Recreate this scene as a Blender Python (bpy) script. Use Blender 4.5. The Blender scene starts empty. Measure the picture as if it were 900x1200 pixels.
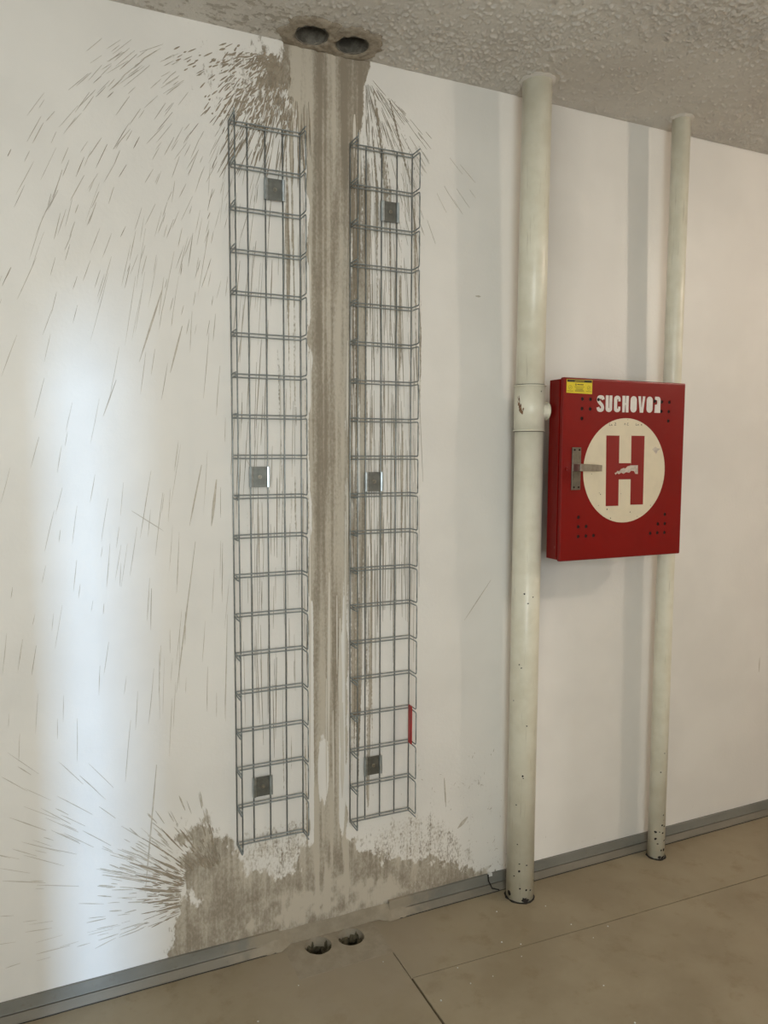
import bpy, bmesh, math, random
import numpy as np
from mathutils import Vector, Matrix, noise

random.seed(7)
RNG = np.random.default_rng(11)
scene = bpy.context.scene
COL = scene.collection

# ------------------------------------------------------------------ camera
H = 2.595                       # ceiling height
YAW, PIT, ROL, FPX = 0.4233, 0.0815, 0.0038, 882.0
fw = Vector((math.sin(YAW) * math.cos(PIT), math.cos(YAW) * math.cos(PIT), -math.sin(PIT)))
rt = Vector((math.cos(YAW), -math.sin(YAW), 0))
up = rt.cross(fw)
r2 = rt * math.cos(ROL) + up * math.sin(ROL)
u2 = -rt * math.sin(ROL) + up * math.cos(ROL)
cd = bpy.data.cameras.new('camera')
cd.sensor_fit = 'HORIZONTAL'
cd.sensor_width = 36.0
cd.lens = 36.0 * FPX / 900.0
cd.clip_start = 0.02
cam = bpy.data.objects.new('camera', cd)
M = Matrix.Identity(4)
for i in range(3):
    M[i][0], M[i][1], M[i][2] = r2[i], u2[i], -fw[i]
M.translation = Vector((-0.1556, -2.0794, 1.4809))
cam.matrix_world = M
COL.objects.link(cam)
scene.camera = cam

# ------------------------------------------------------------------ world, lights, exposure
w = bpy.data.worlds.new('world')
scene.world = w
w.use_nodes = True
w.node_tree.nodes['Background'].inputs[0].default_value = (0.75, 0.85, 1.0, 1)
w.node_tree.nodes['Background'].inputs[1].default_value = 0.05


def area(name, loc, target, sx, sy, power, color):
    l = bpy.data.lights.new(name, 'AREA')
    l.shape = 'RECTANGLE'
    l.size, l.size_y = sx, sy
    l.energy = power
    l.color = color
    o = bpy.data.objects.new(name, l)
    o.location = loc
    d = Vector(target) - Vector(loc)
    o.rotation_euler = d.to_track_quat('-Z', 'Y').to_euler()
    COL.objects.link(o)
    return o


WIN_X, WIN_Z, WIN_W, WIN_H = -0.12, 1.55, 1.2, 1.3          # window in the wall behind the camera
area('window_daylight', (WIN_X, -3.32, WIN_Z), (WIN_X, 0, WIN_Z), WIN_W - .1, WIN_H - .1, 48, (0.92, 0.99, 0.98))
area('door_gap_daylight', (-3.2, -2.75, 0.55), (-0.05, 0, 0.55), 0.36, 1.0, 230, (0.44, 0.68, 1.0))
LAMP = Vector((3.48, -1.74, 2.47))
LAMP_STRENGTH = 265.0

vs = scene.view_settings
scene.display_settings.display_device = 'sRGB'
vs.view_transform = 'Standard'
vs.look = 'None'
vs.gamma = 1.0
vs.exposure = -0.20
vs.use_curve_mapping = False


# ------------------------------------------------------------------ materials
def lin(r, g, b):
    f = lambda c: (c / 255 / 12.92) if c / 255 <= 0.04045 else ((c / 255 + 0.055) / 1.055) ** 2.4
    return (f(r), f(g), f(b), 1.0)


class NT:
    def __init__(self, name):
        self.m = bpy.data.materials.new(name)
        self.m.use_nodes = True
        self.t = self.m.node_tree
        self.b = self.t.nodes['Principled BSDF']

    def n(self, typ, **kw):
        nd = self.t.nodes.new(typ)
        for k, v in kw.items():
            setattr(nd, k, v)
        return nd

    def l(self, a, b):
        self.t.links.new(a, b)

    def coord(self, scale=(1, 1, 1)):
        tc = self.n('ShaderNodeTexCoord')
        mp = self.n('ShaderNodeMapping')
        mp.inputs['Scale'].default_value = scale
        self.l(tc.outputs['Object'], mp.inputs['Vector'])
        return mp.outputs[0]

    def noise(self, vec, scale, detail=3, rough=.55):
        nd = self.n('ShaderNodeTexNoise')
        nd.inputs['Scale'].default_value = scale
        nd.inputs['Detail'].default_value = detail
        nd.inputs['Roughness'].default_value = rough
        self.l(vec, nd.inputs['Vector'])
        return nd.outputs['Fac']

    def ramp(self, fac, lo, hi, a=0.0, b=1.0):
        nd = self.n('ShaderNodeMapRange')
        nd.interpolation_type = 'SMOOTHSTEP'
        self.l(fac, nd.inputs[0])
        nd.inputs[1].default_value, nd.inputs[2].default_value = lo, hi
        nd.inputs[3].default_value, nd.inputs[4].default_value = a, b
        return nd.outputs[0]

    def math(self, op, a, b=0.0):
        nd = self.n('ShaderNodeMath', operation=op)
        for i, v in enumerate((a, b)):
            if isinstance(v, (int, float)):
                nd.inputs[i].default_value = v
            else:
                self.l(v, nd.inputs[i])
        return nd.outputs[0]

    def mix(self, fac, a, b):
        nd = self.n('ShaderNodeMix', data_type='RGBA')
        if isinstance(fac, (int, float)):
            nd.inputs[0].default_value = fac
        else:
            self.l(fac, nd.inputs[0])
        for i, v in ((6, a), (7, b)):
            if isinstance(v, tuple):
                nd.inputs[i].default_value = v
            else:
                self.l(v, nd.inputs[i])
        return nd.outputs[2]

    def bump(self, h, strength, dist):
        nd = self.n('ShaderNodeBump')
        nd.inputs['Strength'].default_value = strength
        nd.inputs['Distance'].default_value = dist
        self.l(h, nd.inputs['Height'])
        self.l(nd.outputs[0], self.b.inputs['Normal'])

    def set(self, color=None, rough=None, metal=None, spec=None):
        if color is not None:
            if isinstance(color, tuple):
                self.b.inputs['Base Color'].default_value = color
            else:
                self.l(color, self.b.inputs['Base Color'])
        if rough is not None:
            if isinstance(rough, float):
                self.b.inputs['Roughness'].default_value = rough
            else:
                self.l(rough, self.b.inputs['Roughness'])
        if metal is not None:
            self.b.inputs['Metallic'].default_value = metal
        if spec is not None:
            self.b.inputs['Specular IOR Level'].default_value = spec
        return self.m


WHITE = lin(226, 222, 214)
MUD_DARK = lin(143, 133, 118)
MUD_LIGHT = lin(192, 184, 170)


def m_wall_stained():
    t = NT('stained_wall_paint')
    c = t.coord()
    att = t.n('ShaderNodeAttribute', attribute_name='stain')
    ton = t.n('ShaderNodeAttribute', attribute_name='tone')
    fine = t.noise(t.coord((1, 1, .55)), 170, 4, .6)
    mid = t.noise(t.coord((1, 1, .35)), 34, 3, .55)
    s = t.math('ADD', att.outputs['Fac'], t.math('MULTIPLY', t.math('SUBTRACT', fine, .5), .58))
    s = t.math('ADD', s, t.math('MULTIPLY', t.math('SUBTRACT', mid, .5), .45))
    fac = t.ramp(s, .40, .60)
    streak = t.noise(t.coord((1, 1, .02)), 130, 2, .6)
    tn = t.math('ADD', ton.outputs['Fac'], t.math('MULTIPLY', t.math('SUBTRACT', streak, .5), .4))
    tn = t.math('ADD', tn, t.math('MULTIPLY', t.math('SUBTRACT', mid, .5), .6))
    tn = t.math('ADD', tn, t.math('MULTIPLY', t.math('SUBTRACT', fine, .5), .9))
    mud = t.mix(t.ramp(tn, .1, .9), MUD_LIGHT, MUD_DARK)
    cloud = t.ramp(t.noise(c, 3.0, 3), .35, .65)
    paint = t.mix(cloud, lin(226, 223, 218), lin(232, 229, 224))
    speck = t.ramp(t.noise(c, 420, 2), .70, .78, 0, .35)
    paint = t.mix(speck, paint, lin(150, 140, 124))
    col = t.mix(fac, paint, mud)
    ro = t.ramp(fac, 0, 1, .42, .85)
    hb = t.math('ADD', t.math('MULTIPLY', fac, .55), t.math('MULTIPLY', t.noise(c, 90, 4), .5))
    t.bump(hb, .45, .0022)
    return t.set(col, ro, spec=.35)


def m_paint(name, col, rough=.5, bumpy=.25):
    t = NT(name)
    c = t.coord()
    cl = t.ramp(t.noise(c, 2.5, 3), .3, .7)
    t.bump(t.noise(c, 90, 4), bumpy, .002)
    d = tuple(v * .93 for v in col[:3]) + (1,)
    return t.set(t.mix(cl, d, col), rough)


def m_ceiling():
    t = NT('stippled_ceiling_plaster')
    c = t.coord()
    cl = t.ramp(t.noise(c, 3, 4), .3, .7)
    t.bump(t.noise(c, 160, 5, .7), .9, .003)
    base = t.mix(cl, lin(208, 202, 194), lin(220, 215, 207))
    vm = t.n('ShaderNodeVectorMath', operation='DISTANCE')     # slurry spatter round the drilled holes
    tc = t.n('ShaderNodeTexCoord')
    t.l(tc.outputs['Object'], vm.inputs[0])
    vm.inputs[1].default_value = (.33, -.04, H)
    sp = t.math('SUBTRACT', t.noise(t.coord((.6, 1, 1)), 55, 3), t.ramp(vm.outputs['Value'], .10, .55, 0, .22))
    return t.set(t.mix(t.ramp(sp, .545, .60, 0, .55), base, lin(146, 135, 118)), .7)


def m_mortar(name, a, b, scale=40, bd=.004):
    t = NT(name)
    c = t.coord()
    n1 = t.noise(c, scale, 5, .65)
    t.bump(t.noise(c, scale * 2.2, 5, .7), .8, bd)
    return t.set(t.mix(t.ramp(n1, .35, .65), a, b), .9)


def m_floor():
    t = NT('worn_concrete_floor')
    c = t.coord()
    n1 = t.ramp(t.noise(c, 3.2, 5, .6), .33, .67)
    n2 = t.ramp(t.noise(c, 11, 5, .65), .52, .72, 0, .55)
    n3 = t.ramp(t.noise(c, 160, 2, .6), .68, .76, 0, .35)
    col = t.mix(n1, lin(143, 130, 107), lin(158, 146, 123))
    col = t.mix(n2, col, lin(131, 115, 89))
    col = t.mix(n3, col, lin(106, 92, 72))
    # pale dust around the drilled patch
    vm = t.n('ShaderNodeVectorMath', operation='DISTANCE')
    tc = t.n('ShaderNodeTexCoord')
    t.l(tc.outputs['Object'], vm.inputs[0])
    vm.inputs[1].default_value = (.62, -.03, 0)
    dd = t.math('ADD', vm.outputs['Value'], t.math('MULTIPLY', t.noise(c, 9, 4), .35))
    col = t.mix(t.ramp(dd, .30, .66, .75, 0), col, lin(152, 141, 124))
    t.bump(t.noise(c, 60, 5), .18, .002)
    return t.set(col, t.ramp(n1, 0, 1, .42, .55), spec=.35)


def m_pipe(name, seedoff):
    t = NT(name)
    tc = t.n('ShaderNodeTexCoord')
    mp = t.n('ShaderNodeMapping')
    mp.inputs['Location'].default_value = (seedoff, seedoff * .7, 0)
    t.l(tc.outputs['Object'], mp.inputs['Vector'])
    c = mp.outputs[0]
    sx = t.n('ShaderNodeSeparateXYZ')
    t.l(tc.outputs['Object'], sx.inputs[0])
    base = t.mix(t.ramp(t.noise(c, 14, 4), .35, .68), lin(232, 228, 211), lin(222, 217, 198))
    # dirt along the lengthwise scratches
    mp2 = t.n('ShaderNodeMapping')
    mp2.inputs['Scale'].default_value = (1, 1, .06)
    t.l(c, mp2.inputs['Vector'])
    base = t.mix(t.ramp(t.noise(mp2.outputs[0], 120, 3), .62, .74, 0, .35), base, lin(170, 162, 142))
    vo = t.n('ShaderNodeTexVoronoi')
    vo.inputs['Scale'].default_value = 26
    t.l(c, vo.inputs['Vector'])
    wn = t.n('ShaderNodeTexNoise')
    wn.inputs['Scale'].default_value = 7.0
    t.l(c, wn.inputs['Vector'])
    low = t.ramp(sx.outputs[2], .02, .30, .17, .0)
    size = t.math('ADD', t.math('MULTIPLY', t.ramp(wn.outputs['Fac'], .56, .72), .11), low)
    size = t.math('MULTIPLY', size, t.ramp(t.noise(c, 33, 1), .48, .6))
    chip = t.math('LESS_THAN', vo.outputs['Distance'], size)
    col = t.mix(chip, base, lin(38, 32, 27))
    t.bump(t.noise(c, 45, 3), .12, .002)
    return t.set(col, .33, spec=.5)


def m_red():
    t = NT('red_enamel')
    c = t.coord()
    sc = t.ramp(t.noise(t.coord((1, 1, .25)), 90, 4, .7), .70, .76, 0, .55)
    col = t.mix(t.ramp(t.noise(c, 5, 3), .3, .7), lin(124, 7, 5), lin(131, 9, 6))
    col = t.mix(sc, col, lin(118, 9, 8))
    t.bump(t.noise(c, 25, 3), .08, .002)
    return t.set(col, .33, spec=.32)


def m_red_worn():
    t = NT('red_enamel_scuffed')
    c = t.coord((1, 1, .3))
    sc = t.ramp(t.noise(c, 60, 5, .7), .66, .70, 0, .8)
    return t.set(t.mix(sc, lin(122, 8, 6), lin(190, 140, 135)), .4)


def m_metal(name, col, rough, metal=1.0):
    t = NT(name)
    c = t.coord()
    cl = t.ramp(t.noise(c, 60, 3), .35, .65)
    d = tuple(v * .8 for v in col[:3]) + (1,)
    return t.set(t.mix(cl, d, col), rough, metal)


def m_plain(name, col, rough=.6, sc=30, var=.88):
    t = NT(name)
    c = t.coord()
    d = tuple(v * var for v in col[:3]) + (1,)
    return t.set(t.mix(t.ramp(t.noise(c, sc, 3), .35, .65), d, col), rough)


def m_skirt(name, col, rough):
    """skirting smeared with slurry where it meets the mortar patch"""
    t = NT(name)
    c = t.coord()
    sx = t.n('ShaderNodeSeparateXYZ')
    tc = t.n('ShaderNodeTexCoord')
    t.l(tc.outputs['Object'], sx.inputs[0])
    d = t.math('ABSOLUTE', t.math('SUBTRACT', sx.outputs[0], .62))
    d = t.math('ADD', d, t.math('MULTIPLY', t.math('SUBTRACT', t.noise(c, 25, 4), .5), .25))
    dk = tuple(v * .84 for v in col[:3]) + (1,)
    base = t.mix(t.ramp(t.noise(t.coord((.4, 1, 1)), 14, 4), .35, .65), dk, col)
    base = t.mix(t.ramp(t.noise(c, 60, 4), .60, .72, 0, .5), base, lin(112, 104, 92))
    return t.set(t.mix(t.ramp(d, .20, .36, 1, 0), base, lin(150, 140, 123)), rough)


MT = dict(
    wall=m_wall_stained(),
    white=m_paint('white_wall_paint', WHITE),
    ceil=m_ceiling(),
    mud=m_mortar('dried_slurry', lin(150, 138, 121), lin(168, 157, 140), 60, .001),
    mudpale=m_mortar('thin_dried_slurry', lin(186, 178, 165), lin(202, 195, 184), 60, .0006),
    streakwhite=m_paint('washed_clean_paint', lin(214, 208, 197)),
    mortar=m_mortar('grey_mortar', lin(146, 136, 119), lin(157, 147, 130), 24, .002),
    mortard=m_mortar('ceiling_mortar', lin(142, 131, 116), lin(172, 161, 145), 55, .003),
    bore=m_mortar('bore_concrete', lin(88, 84, 76), lin(128, 123, 113), 30, .006),
    rubble=m_mortar('bore_rubble', lin(70, 64, 48), lin(110, 102, 80), 50, .006),
    floor=m_floor(),
    joint=m_plain('dark_joint', lin(92, 78, 56), .9),
    base=m_skirt('grey_skirting', lin(126, 125, 118), .55),
    baselip=m_skirt('grey_skirting_lip', lin(124, 118, 106), .6),
    crack=m_plain('dark_crack', lin(40, 37, 33), .9),
    pipe1=m_pipe('cream_pipe_paint', 0.0),
    pipe2=m_pipe('cream_pipe_paint_thin', 3.7),
    chip=m_plain('bare_iron', lin(44, 38, 33), .7),
    rust=m_mortar('rust', lin(98, 62, 44), lin(150, 120, 92), 120, .002),
    red=m_red(),
    redside=m_red_worn(),
    redtag=m_plain('red_plastic', lin(176, 16, 22), .4),
    disc=m_plain('cream_vinyl', lin(222, 210, 184), .5, 20, .95),
    hred=m_plain('red_print', lin(136, 11, 7), .45, 20, .95),
    stencil=m_plain('white_stencil_paint', lin(226, 222, 216), .6, 60, .92),
    black=m_plain('black', lin(14, 12, 12), .8),
    pencil=m_plain('pencil_grey', lin(96, 88, 76), .8),
    paper=m_plain('torn_paper', lin(205, 192, 178), .8, 90, .75),
    yellow=m_plain('yellow_sticker', lin(222, 200, 36), .45, 30, .93),
    ink=m_plain('dark_ink', lin(44, 38, 20), .6),
    olive=m_plain('olive_ink', lin(140, 124, 26), .6),
    zinc=m_metal('galvanised_wire', lin(158, 165, 166), .42, .6),
    zincplate=m_metal('galvanised_plate', lin(128, 130, 126), .5),
    lip=m_metal('galvanised_lip', lin(186, 196, 202), .35),
    steel=m_metal('brushed_steel', lin(176, 172, 162), .34),
    steeld=m_metal('dull_steel', lin(140, 136, 126), .42),
    frame=m_plain('white_frame', lin(225, 225, 222), .4),
)


# ------------------------------------------------------------------ mesh helpers
class MB:
    def __init__(self):
        self.v, self.f = [], []

    def add(self, vs_, fs):
        k = len(self.v)
        self.v += [tuple(p) for p in vs_]
        self.f += [tuple(i + k for i in f) for f in fs]
        return self

    def box(self, x0, x1, y0, y1, z0, z1):
        return self.add([(x0, y0, z0), (x1, y0, z0), (x1, y1, z0), (x0, y1, z0),
                         (x0, y0, z1), (x1, y0, z1), (x1, y1, z1), (x0, y1, z1)],
                        [(0, 3, 2, 1), (4, 5, 6, 7), (0, 1, 5, 4), (1, 2, 6, 5), (2, 3, 7, 6), (3, 0, 4, 7)])

    def tube(self, pts, r, n=8, cap=True):
        pts = [Vector(p) for p in pts]
        rs = r if isinstance(r, (list, tuple)) else [r] * len(pts)
        k = len(self.v)
        t0 = (pts[1] - pts[0]).normalized()
        a = Vector((0, 0, 1)) if abs(t0.z) < .9 else Vector((1, 0, 0))
        u = t0.cross(a).normalized()
        for i, p in enumerate(pts):
            if i == 0:
                t = t0
            elif i == len(pts) - 1:
                t = (pts[i] - pts[i - 1]).normalized()
            else:
                t = ((pts[i + 1] - pts[i]).normalized() + (pts[i] - pts[i - 1]).normalized()).normalized()
            u = (u - t * u.dot(t)).normalized()
            q = t.cross(u)
            for j in range(n):
                an = 2 * math.pi * j / n
                self.v.append(tuple(p + (u * math.cos(an) + q * math.sin(an)) * rs[i]))
        for i in range(len(pts) - 1):
            for j in range(n):
                b = (j + 1) % n
                self.f.append((k + i * n + j, k + i * n + b, k + (i + 1) * n + b, k + (i + 1) * n + j))
        if cap:
            self.f.append(tuple(k + j for j in reversed(range(n))))
            self.f.append(tuple(k + (len(pts) - 1) * n + j for j in range(n)))
        return self

    def prism_y(self, poly, y0, y1):
        """polygon of (x, z) extruded from y0 (front) to y1 (back)"""
        n = len(poly)
        self.add([(x, y0, z) for x, z in poly] + [(x, y1, z) for x, z in poly],
                 [tuple(range(n)), tuple(reversed(range(n, 2 * n)))] +
                 [(i, i + n, (i + 1) % n + n, (i + 1) % n) for i in range(n)])
        return self

    def mesh(self, name, mat, smooth=False):
        me = bpy.data.meshes.new(name)
        me.from_pydata(self.v, [], self.f)
        me.update()
        if mat is not None:
            me.materials.append(mat)
        if smooth:
            me.polygons.foreach_set('use_smooth', [True] * len(me.polygons))
        return me

    def build(self, name, mat, parent=None, smooth=False, fix=True):
        me = self.mesh(name, mat, smooth)
        if fix:
            bm = bmesh.new()
            bm.from_mesh(me)
            bmesh.ops.recalc_face_normals(bm, faces=bm.faces)
            bm.to_mesh(me)
            bm.free()
        return link(name, me, parent)


def link(name, me, parent=None):
    o = bpy.data.objects.new(name, me)
    COL.objects.link(o)
    if parent is not None:
        o.parent = parent
    return o


def empty(name, loc, label, cat, group=None):
    o = bpy.data.objects.new(name, None)
    o.location = loc
    o.empty_display_size = .05
    COL.objects.link(o)
    o['label'], o['category'] = label, cat
    if group:
        o['group'] = group
    return o


def struct(o, label=None):
    o['kind'] = 'structure'
    if label:
        o['label'] = label
    return o


def bevel(o, width, seg=2):
    me = o.data
    bm = bmesh.new()
    bm.from_mesh(me)
    bmesh.ops.bevel(bm, geom=list(bm.edges), offset=width, segments=seg, affect='EDGES', profile=.6)
    bm.to_mesh(me)
    bm.free()
    return o


def rounded(points, rad, n=4):
    """polyline with its inner corners rounded"""
    P = [Vector(p) for p in points]
    out = [P[0]]
    for i in range(1, len(P) - 1):
        a, b = (P[i - 1] - P[i]), (P[i + 1] - P[i])
        r = min(rad, a.length * .49, b.length * .49)
        s, e = P[i] + a.normalized() * r, P[i] + b.normalized() * r
        for k in range(n + 1):
            t = k / n
            out.append(s * (1 - t) ** 2 + P[i] * 2 * t * (1 - t) + e * t ** 2)
    out.append(P[-1])
    return out


def circle(cx, cy, r, n=32, wob=0.0, sd=0.0):
    out = []
    for i in range(n):
        a = 2 * math.pi * i / n
        k = r * (1 + wob * noise.noise(Vector((math.cos(a) * 2.2 + sd, math.sin(a) * 2.2, sd)))
                 + wob * .6 * noise.noise(Vector((math.cos(a) * 6 + sd, math.sin(a) * 6, sd + 9))))
        out.append((cx + k * math.cos(a), cy + k * math.sin(a)))
    return out


def plate_with_holes(outer, holes, z, thick=0.0):
    """horizontal sheet with real holes; returns vertex and face lists"""
    bm = bmesh.new()
    for loop in [outer] + holes:
        vs_ = [bm.verts.new((x, y, z)) for x, y in loop]
        for i in range(len(vs_)):
            bm.edges.new((vs_[i], vs_[(i + 1) % len(vs_)]))
    bmesh.ops.triangle_fill(bm, use_beauty=True, use_dissolve=False, edges=list(bm.edges))
    if thick:
        g = bmesh.ops.extrude_face_region(bm, geom=list(bm.faces))
        bmesh.ops.translate(bm, verts=[e for e in g['geom'] if isinstance(e, bmesh.types.BMVert)], vec=(0, 0, thick))
    bmesh.ops.recalc_face_normals(bm, faces=bm.faces)
    return bm


def bm_obj(bm, name, mat, parent=None):
    me = bpy.data.meshes.new(name)
    bm.to_mesh(me)
    bm.free()
    me.materials.append(mat)
    return link(name, me, parent)


# ------------------------------------------------------------------ the stained wall
X0, X1, Y1 = -0.80, 5.0, -3.4
xs = np.concatenate([np.arange(X0, -.36, .2), np.arange(-.36, 1.32, .004), np.arange(1.32, X1, .2), [X1]])
zs = np.concatenate([np.arange(0, H, .0045), [H]])
GX, GZ = np.meshgrid(xs, zs)


def vnoise(x, z, sx, sz, seed):
    rg = np.random.default_rng(seed)
    u, v = (x + 3) / sx, (z + 3) / sz
    nu, nv = int(u.max()) + 3, int(v.max()) + 3
    L = rg.random((nv, nu))
    i, j = u.astype(int), v.astype(int)
    fu, fv = u - i, v - j
    fu, fv = fu * fu * (3 - 2 * fu), fv * fv * (3 - 2 * fv)
    return (L[j, i] * (1 - fu) + L[j, i + 1] * fu) * (1 - fv) + (L[j + 1, i] * (1 - fu) + L[j + 1, i + 1] * fu) * fv


def sst(t):
    t = np.clip(t, 0, 1)
    return t * t * (3 - 2 * t)


def poly_sd(poly, x, z):
    """signed distance, positive inside"""
    P = np.array(poly)
    d = np.full(x.shape, 9.0)
    inside = np.zeros(x.shape, bool)
    n = len(P)
    for i in range(n):
        a, b = P[i], P[(i + 1) % n]
        e = b - a
        t = np.clip(((x - a[0]) * e[0] + (z - a[1]) * e[1]) / (e @ e), 0, 1)
        d = np.minimum(d, np.hypot(x - a[0] - t * e[0], z - a[1] - t * e[1]))
        c = (a[1] > z) != (b[1] > z)
        with np.errstate(divide='ignore', invalid='ignore'):
            inside ^= c & (x < (b[0] - a[0]) * (z - a[1]) / (b[1] - a[1]) + a[0])
    return np.where(inside, d, -d)


def stain_fields(x, z):
    S = np.zeros_like(x)
    # slurry column between the trays, fed from the two ceiling holes
    st = vnoise(x, z, .010, .7, 1)
    st2 = vnoise(x, z, .028, 1.1, 2)
    el = np.interp(z, [0, .25, 2.1, 2.3, 2.42, 2.5, 2.6], [.53, .53, .537, .53, .505, .465, .455])
    er = np.interp(z, [0, .25, 1.7, 2.15, 2.32, 2.45, 2.6], [.668, .668, .672, .690, .702, .722, .735])
    jit = (vnoise(x, z, .02, .06, 3) - .5) * .02
    col = sst((x - el + jit) / .02) * sst((er - x + jit) / .02)
    white = np.interp(z, [.0, .2, .5, .9, 1.3, 1.9, 2.6], [.0, .12, .40, .33, .22, .10, .05])
    gap = sst((white - st * .62 - st2 * .38 + .10) / .10) * np.interp(z, [.15, .3], [0, 1])
    S = np.maximum(S, col * (1 - gap * .9))
    T = .42 + .45 * (st2 - .5) + .35 * (st - .5) + .75 * (vnoise(x, z, .0065, .30, 51) - .5)
    top = np.interp(x, [.45, .485, .495, .558, .568, .598, .606, .632, .640, .73], [.75, .7, .12, .10, .8, .75, .2, .25, .8, .75])
    k = np.interp(z, [2.05, 2.45], [0, 1])
    T = T * (1 - k) + (top + .25 * (st - .5) + .5 * (vnoise(x, z, .0065, .30, 51) - .5)) * k
    # streaks running down behind the right tray
    fx = .70 + (x - .70) / np.interp(z, [2.25, 2.56], [1.0, .45]) * 1.0
    n = .45 * vnoise(fx, z, .0085, .55, 5) + .30 * vnoise(fx, z, .005, .3, 7) + .25 * vnoise(fx, z, .022, .9, 6)
    thr = .40 + np.clip((x - .67) / .22, 0, 2) * .34 + np.clip(1.35 - z, 0, 2) * .20 + np.clip(z - 2.2, 0, 1) * .7
    R = .47 + (n - thr) * 3.2
    R = np.where((x > .66) & (z < 2.52), R, 0) * np.interp(z, [.30, .42], [.0, 1])
    S = np.maximum(S, np.clip(R, 0, .85))
    # fewer streaks behind the left tray
    n = .7 * vnoise(x + (z - 1.5) * .02, z, .0062, .36, 8) + .3 * vnoise(x, z, .03, .8, 9)
    thr = .67 + np.clip((.535 - x) / .20, 0, 2) * .24 + np.clip(1.2 - z, 0, 2) * .07
    Lf = .5 + (n - thr) * 3.0
    S = np.maximum(S, np.where((x < .545) & (x > .30) & (z < 2.42), np.clip(Lf, 0, .8), 0))
    # burst beside the ceiling holes
    d = np.hypot((x - .46) / .055, (z - 2.50) / .085)
    S = np.maximum(S, np.clip(.80 - d * .34 + .5 * (vnoise(x, z, .012, .022, 41) - .5), 0, 1))
    d = np.hypot((x - .37) / .15, (z - 2.47) / .10)
    S = np.maximum(S, np.clip(.46 - d * .12, 0, 1))
    # low splash
    mass = [(.118, .06), (.128, .09), (.145, .168), (.16, .223), (.205, .201), (.196, .244), (.150, .319), (.188, .348), (.145, .396),
            (.172, .425), (.228, .437), (.28, .364), (.349, .254), (.44, .20), (.50, .225), (.545, .303), (.67, .30),
            (.727, .235), (.801, .185), (.938, .150), (1.066, .10), (1.218, .03), (1.1, -.02), (.463, -.02), (.2, -.02)]
    lo = z < .62
    sd = np.full_like(x, -9.0)
    sd[lo] = poly_sd(mass, x[lo], z[lo])
    rag = .5 * (vnoise(x, z, .014, .020, 42) - .5) + .35 * (vnoise(x, z, .045, .05, 43) - .5)
    S = np.maximum(S, np.clip(.55 + sd / .085 + rag * sst(1 - sd / .10), 0, 1) * lo)
    tw = sst((sd + .03) / .10) * lo
    T = T * (1 - tw) + tw * (.60 + .28 * (vnoise(x, z, .035, .06, 12) - .5) + .2 * (vnoise(x, z, .009, .012, 13) - .5))
    # sprinkled zones above the low splash
    for poly, lev, soft in (([(.32, .39), (.54, .40), (.56, .16), (.45, .16), (.34, .25)], .455, .05),
                            ([(.69, .34), (.87, .36), (.99, .33), (1.10, .22), (1.20, .06), (.80, .10), (.70, .20)], .455, .13),
                            ([(.85, .50), (1.25, .42), (1.28, .0), (.8, .0)], .33, .12),
                            ([(1.25, .22), (2.5, .12), (2.5, -.1), (1.25, -.1)], .30, .10)):
        q = np.full_like(x, -9.0)
        q[lo] = poly_sd(poly, x[lo], z[lo])
        S = np.maximum(S, lev * sst(.5 + q / soft))
    # washed paler next to the floor patch
    q = np.full_like(x, -9.0)
    q[lo] = poly_sd([(.33, .13), (.504, .165), (.641, .18), (.786, .145), (.862, .075), (.80, .045), (.477, .045), (.30, .075)], x[lo], z[lo])
    wz = sst(.5 + q / .06) * sst((.55 * vnoise(x, z, .05, .04, 15) + .45 * vnoise(x, z, .012, .016, 17) - .25) / .55)
    T = T - .6 * wz
    S = S - .15 * wz * (vnoise(x, z, .022, .05, 16) > .42)
    # pale runs crossing the low splash under the column
    rn = sst((vnoise(x, z, .012, .5, 21) - .55) / .15) * (x > .55) * (x < .665) * np.interp(z, [.05, .12, .42, .5], [0, 1, 1, 0])
    T = T - .7 * rn
    return np.clip(S, 0, 1), np.clip(T, 0, 1)


SF, TF = stain_fields(GX, GZ)
nz, nx = GX.shape
verts = np.stack([GX.ravel(), np.zeros(GX.size), GZ.ravel()], 1)
ii = np.arange(nz * nx).reshape(nz, nx)
quads = np.stack([ii[:-1, :-1].ravel(), ii[:-1, 1:].ravel(), ii[1:, 1:].ravel(), ii[1:, :-1].ravel()], 1)
me = bpy.data.meshes.new('wall_back')
me.vertices.add(len(verts))
me.vertices.foreach_set('co', verts.astype(np.float32).ravel())
me.loops.add(quads.size)
me.loops.foreach_set('vertex_index', quads.astype(np.int32).ravel())
me.polygons.add(len(quads))
me.polygons.foreach_set('loop_start', np.arange(0, quads.size, 4, dtype=np.int32))
me.update(calc_edges=True)
for nm, arr in (('stain', SF), ('tone', TF)):
    a = me.attributes.new(nm, 'FLOAT', 'POINT')
    a.data.foreach_set('value', arr.astype(np.float32).ravel())
me.materials.append(MT['wall'])
wall = struct(link('wall_back', me), 'white painted wall stained by grey slurry between two wire trays')

# ------------------------------------------------------------------ floor
FH = [(.550, -.046), (.654, -.047)]
FR = .0405
floor = struct(MB().box(X0, X1, Y1, 0.0, -.36, -.34).build('floor', MT['joint']), 'worn olive brown concrete floor in large slabs')
J = .0016
PX0, PX1, PY = .452, .738, -.163


def slab(poly, name='floor_slab', mat=MT['floor'], z0=-.03):
    n = len(poly)
    return MB().add([(x, y, z0) for x, y in poly] + [(x, y, 0.0) for x, y in poly],
                    [tuple(range(n, 2 * n)), tuple(reversed(range(n)))] +
                    [(i, (i + 1) % n, (i + 1) % n + n, i + n) for i in range(n)]).build(name, mat, floor)


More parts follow.
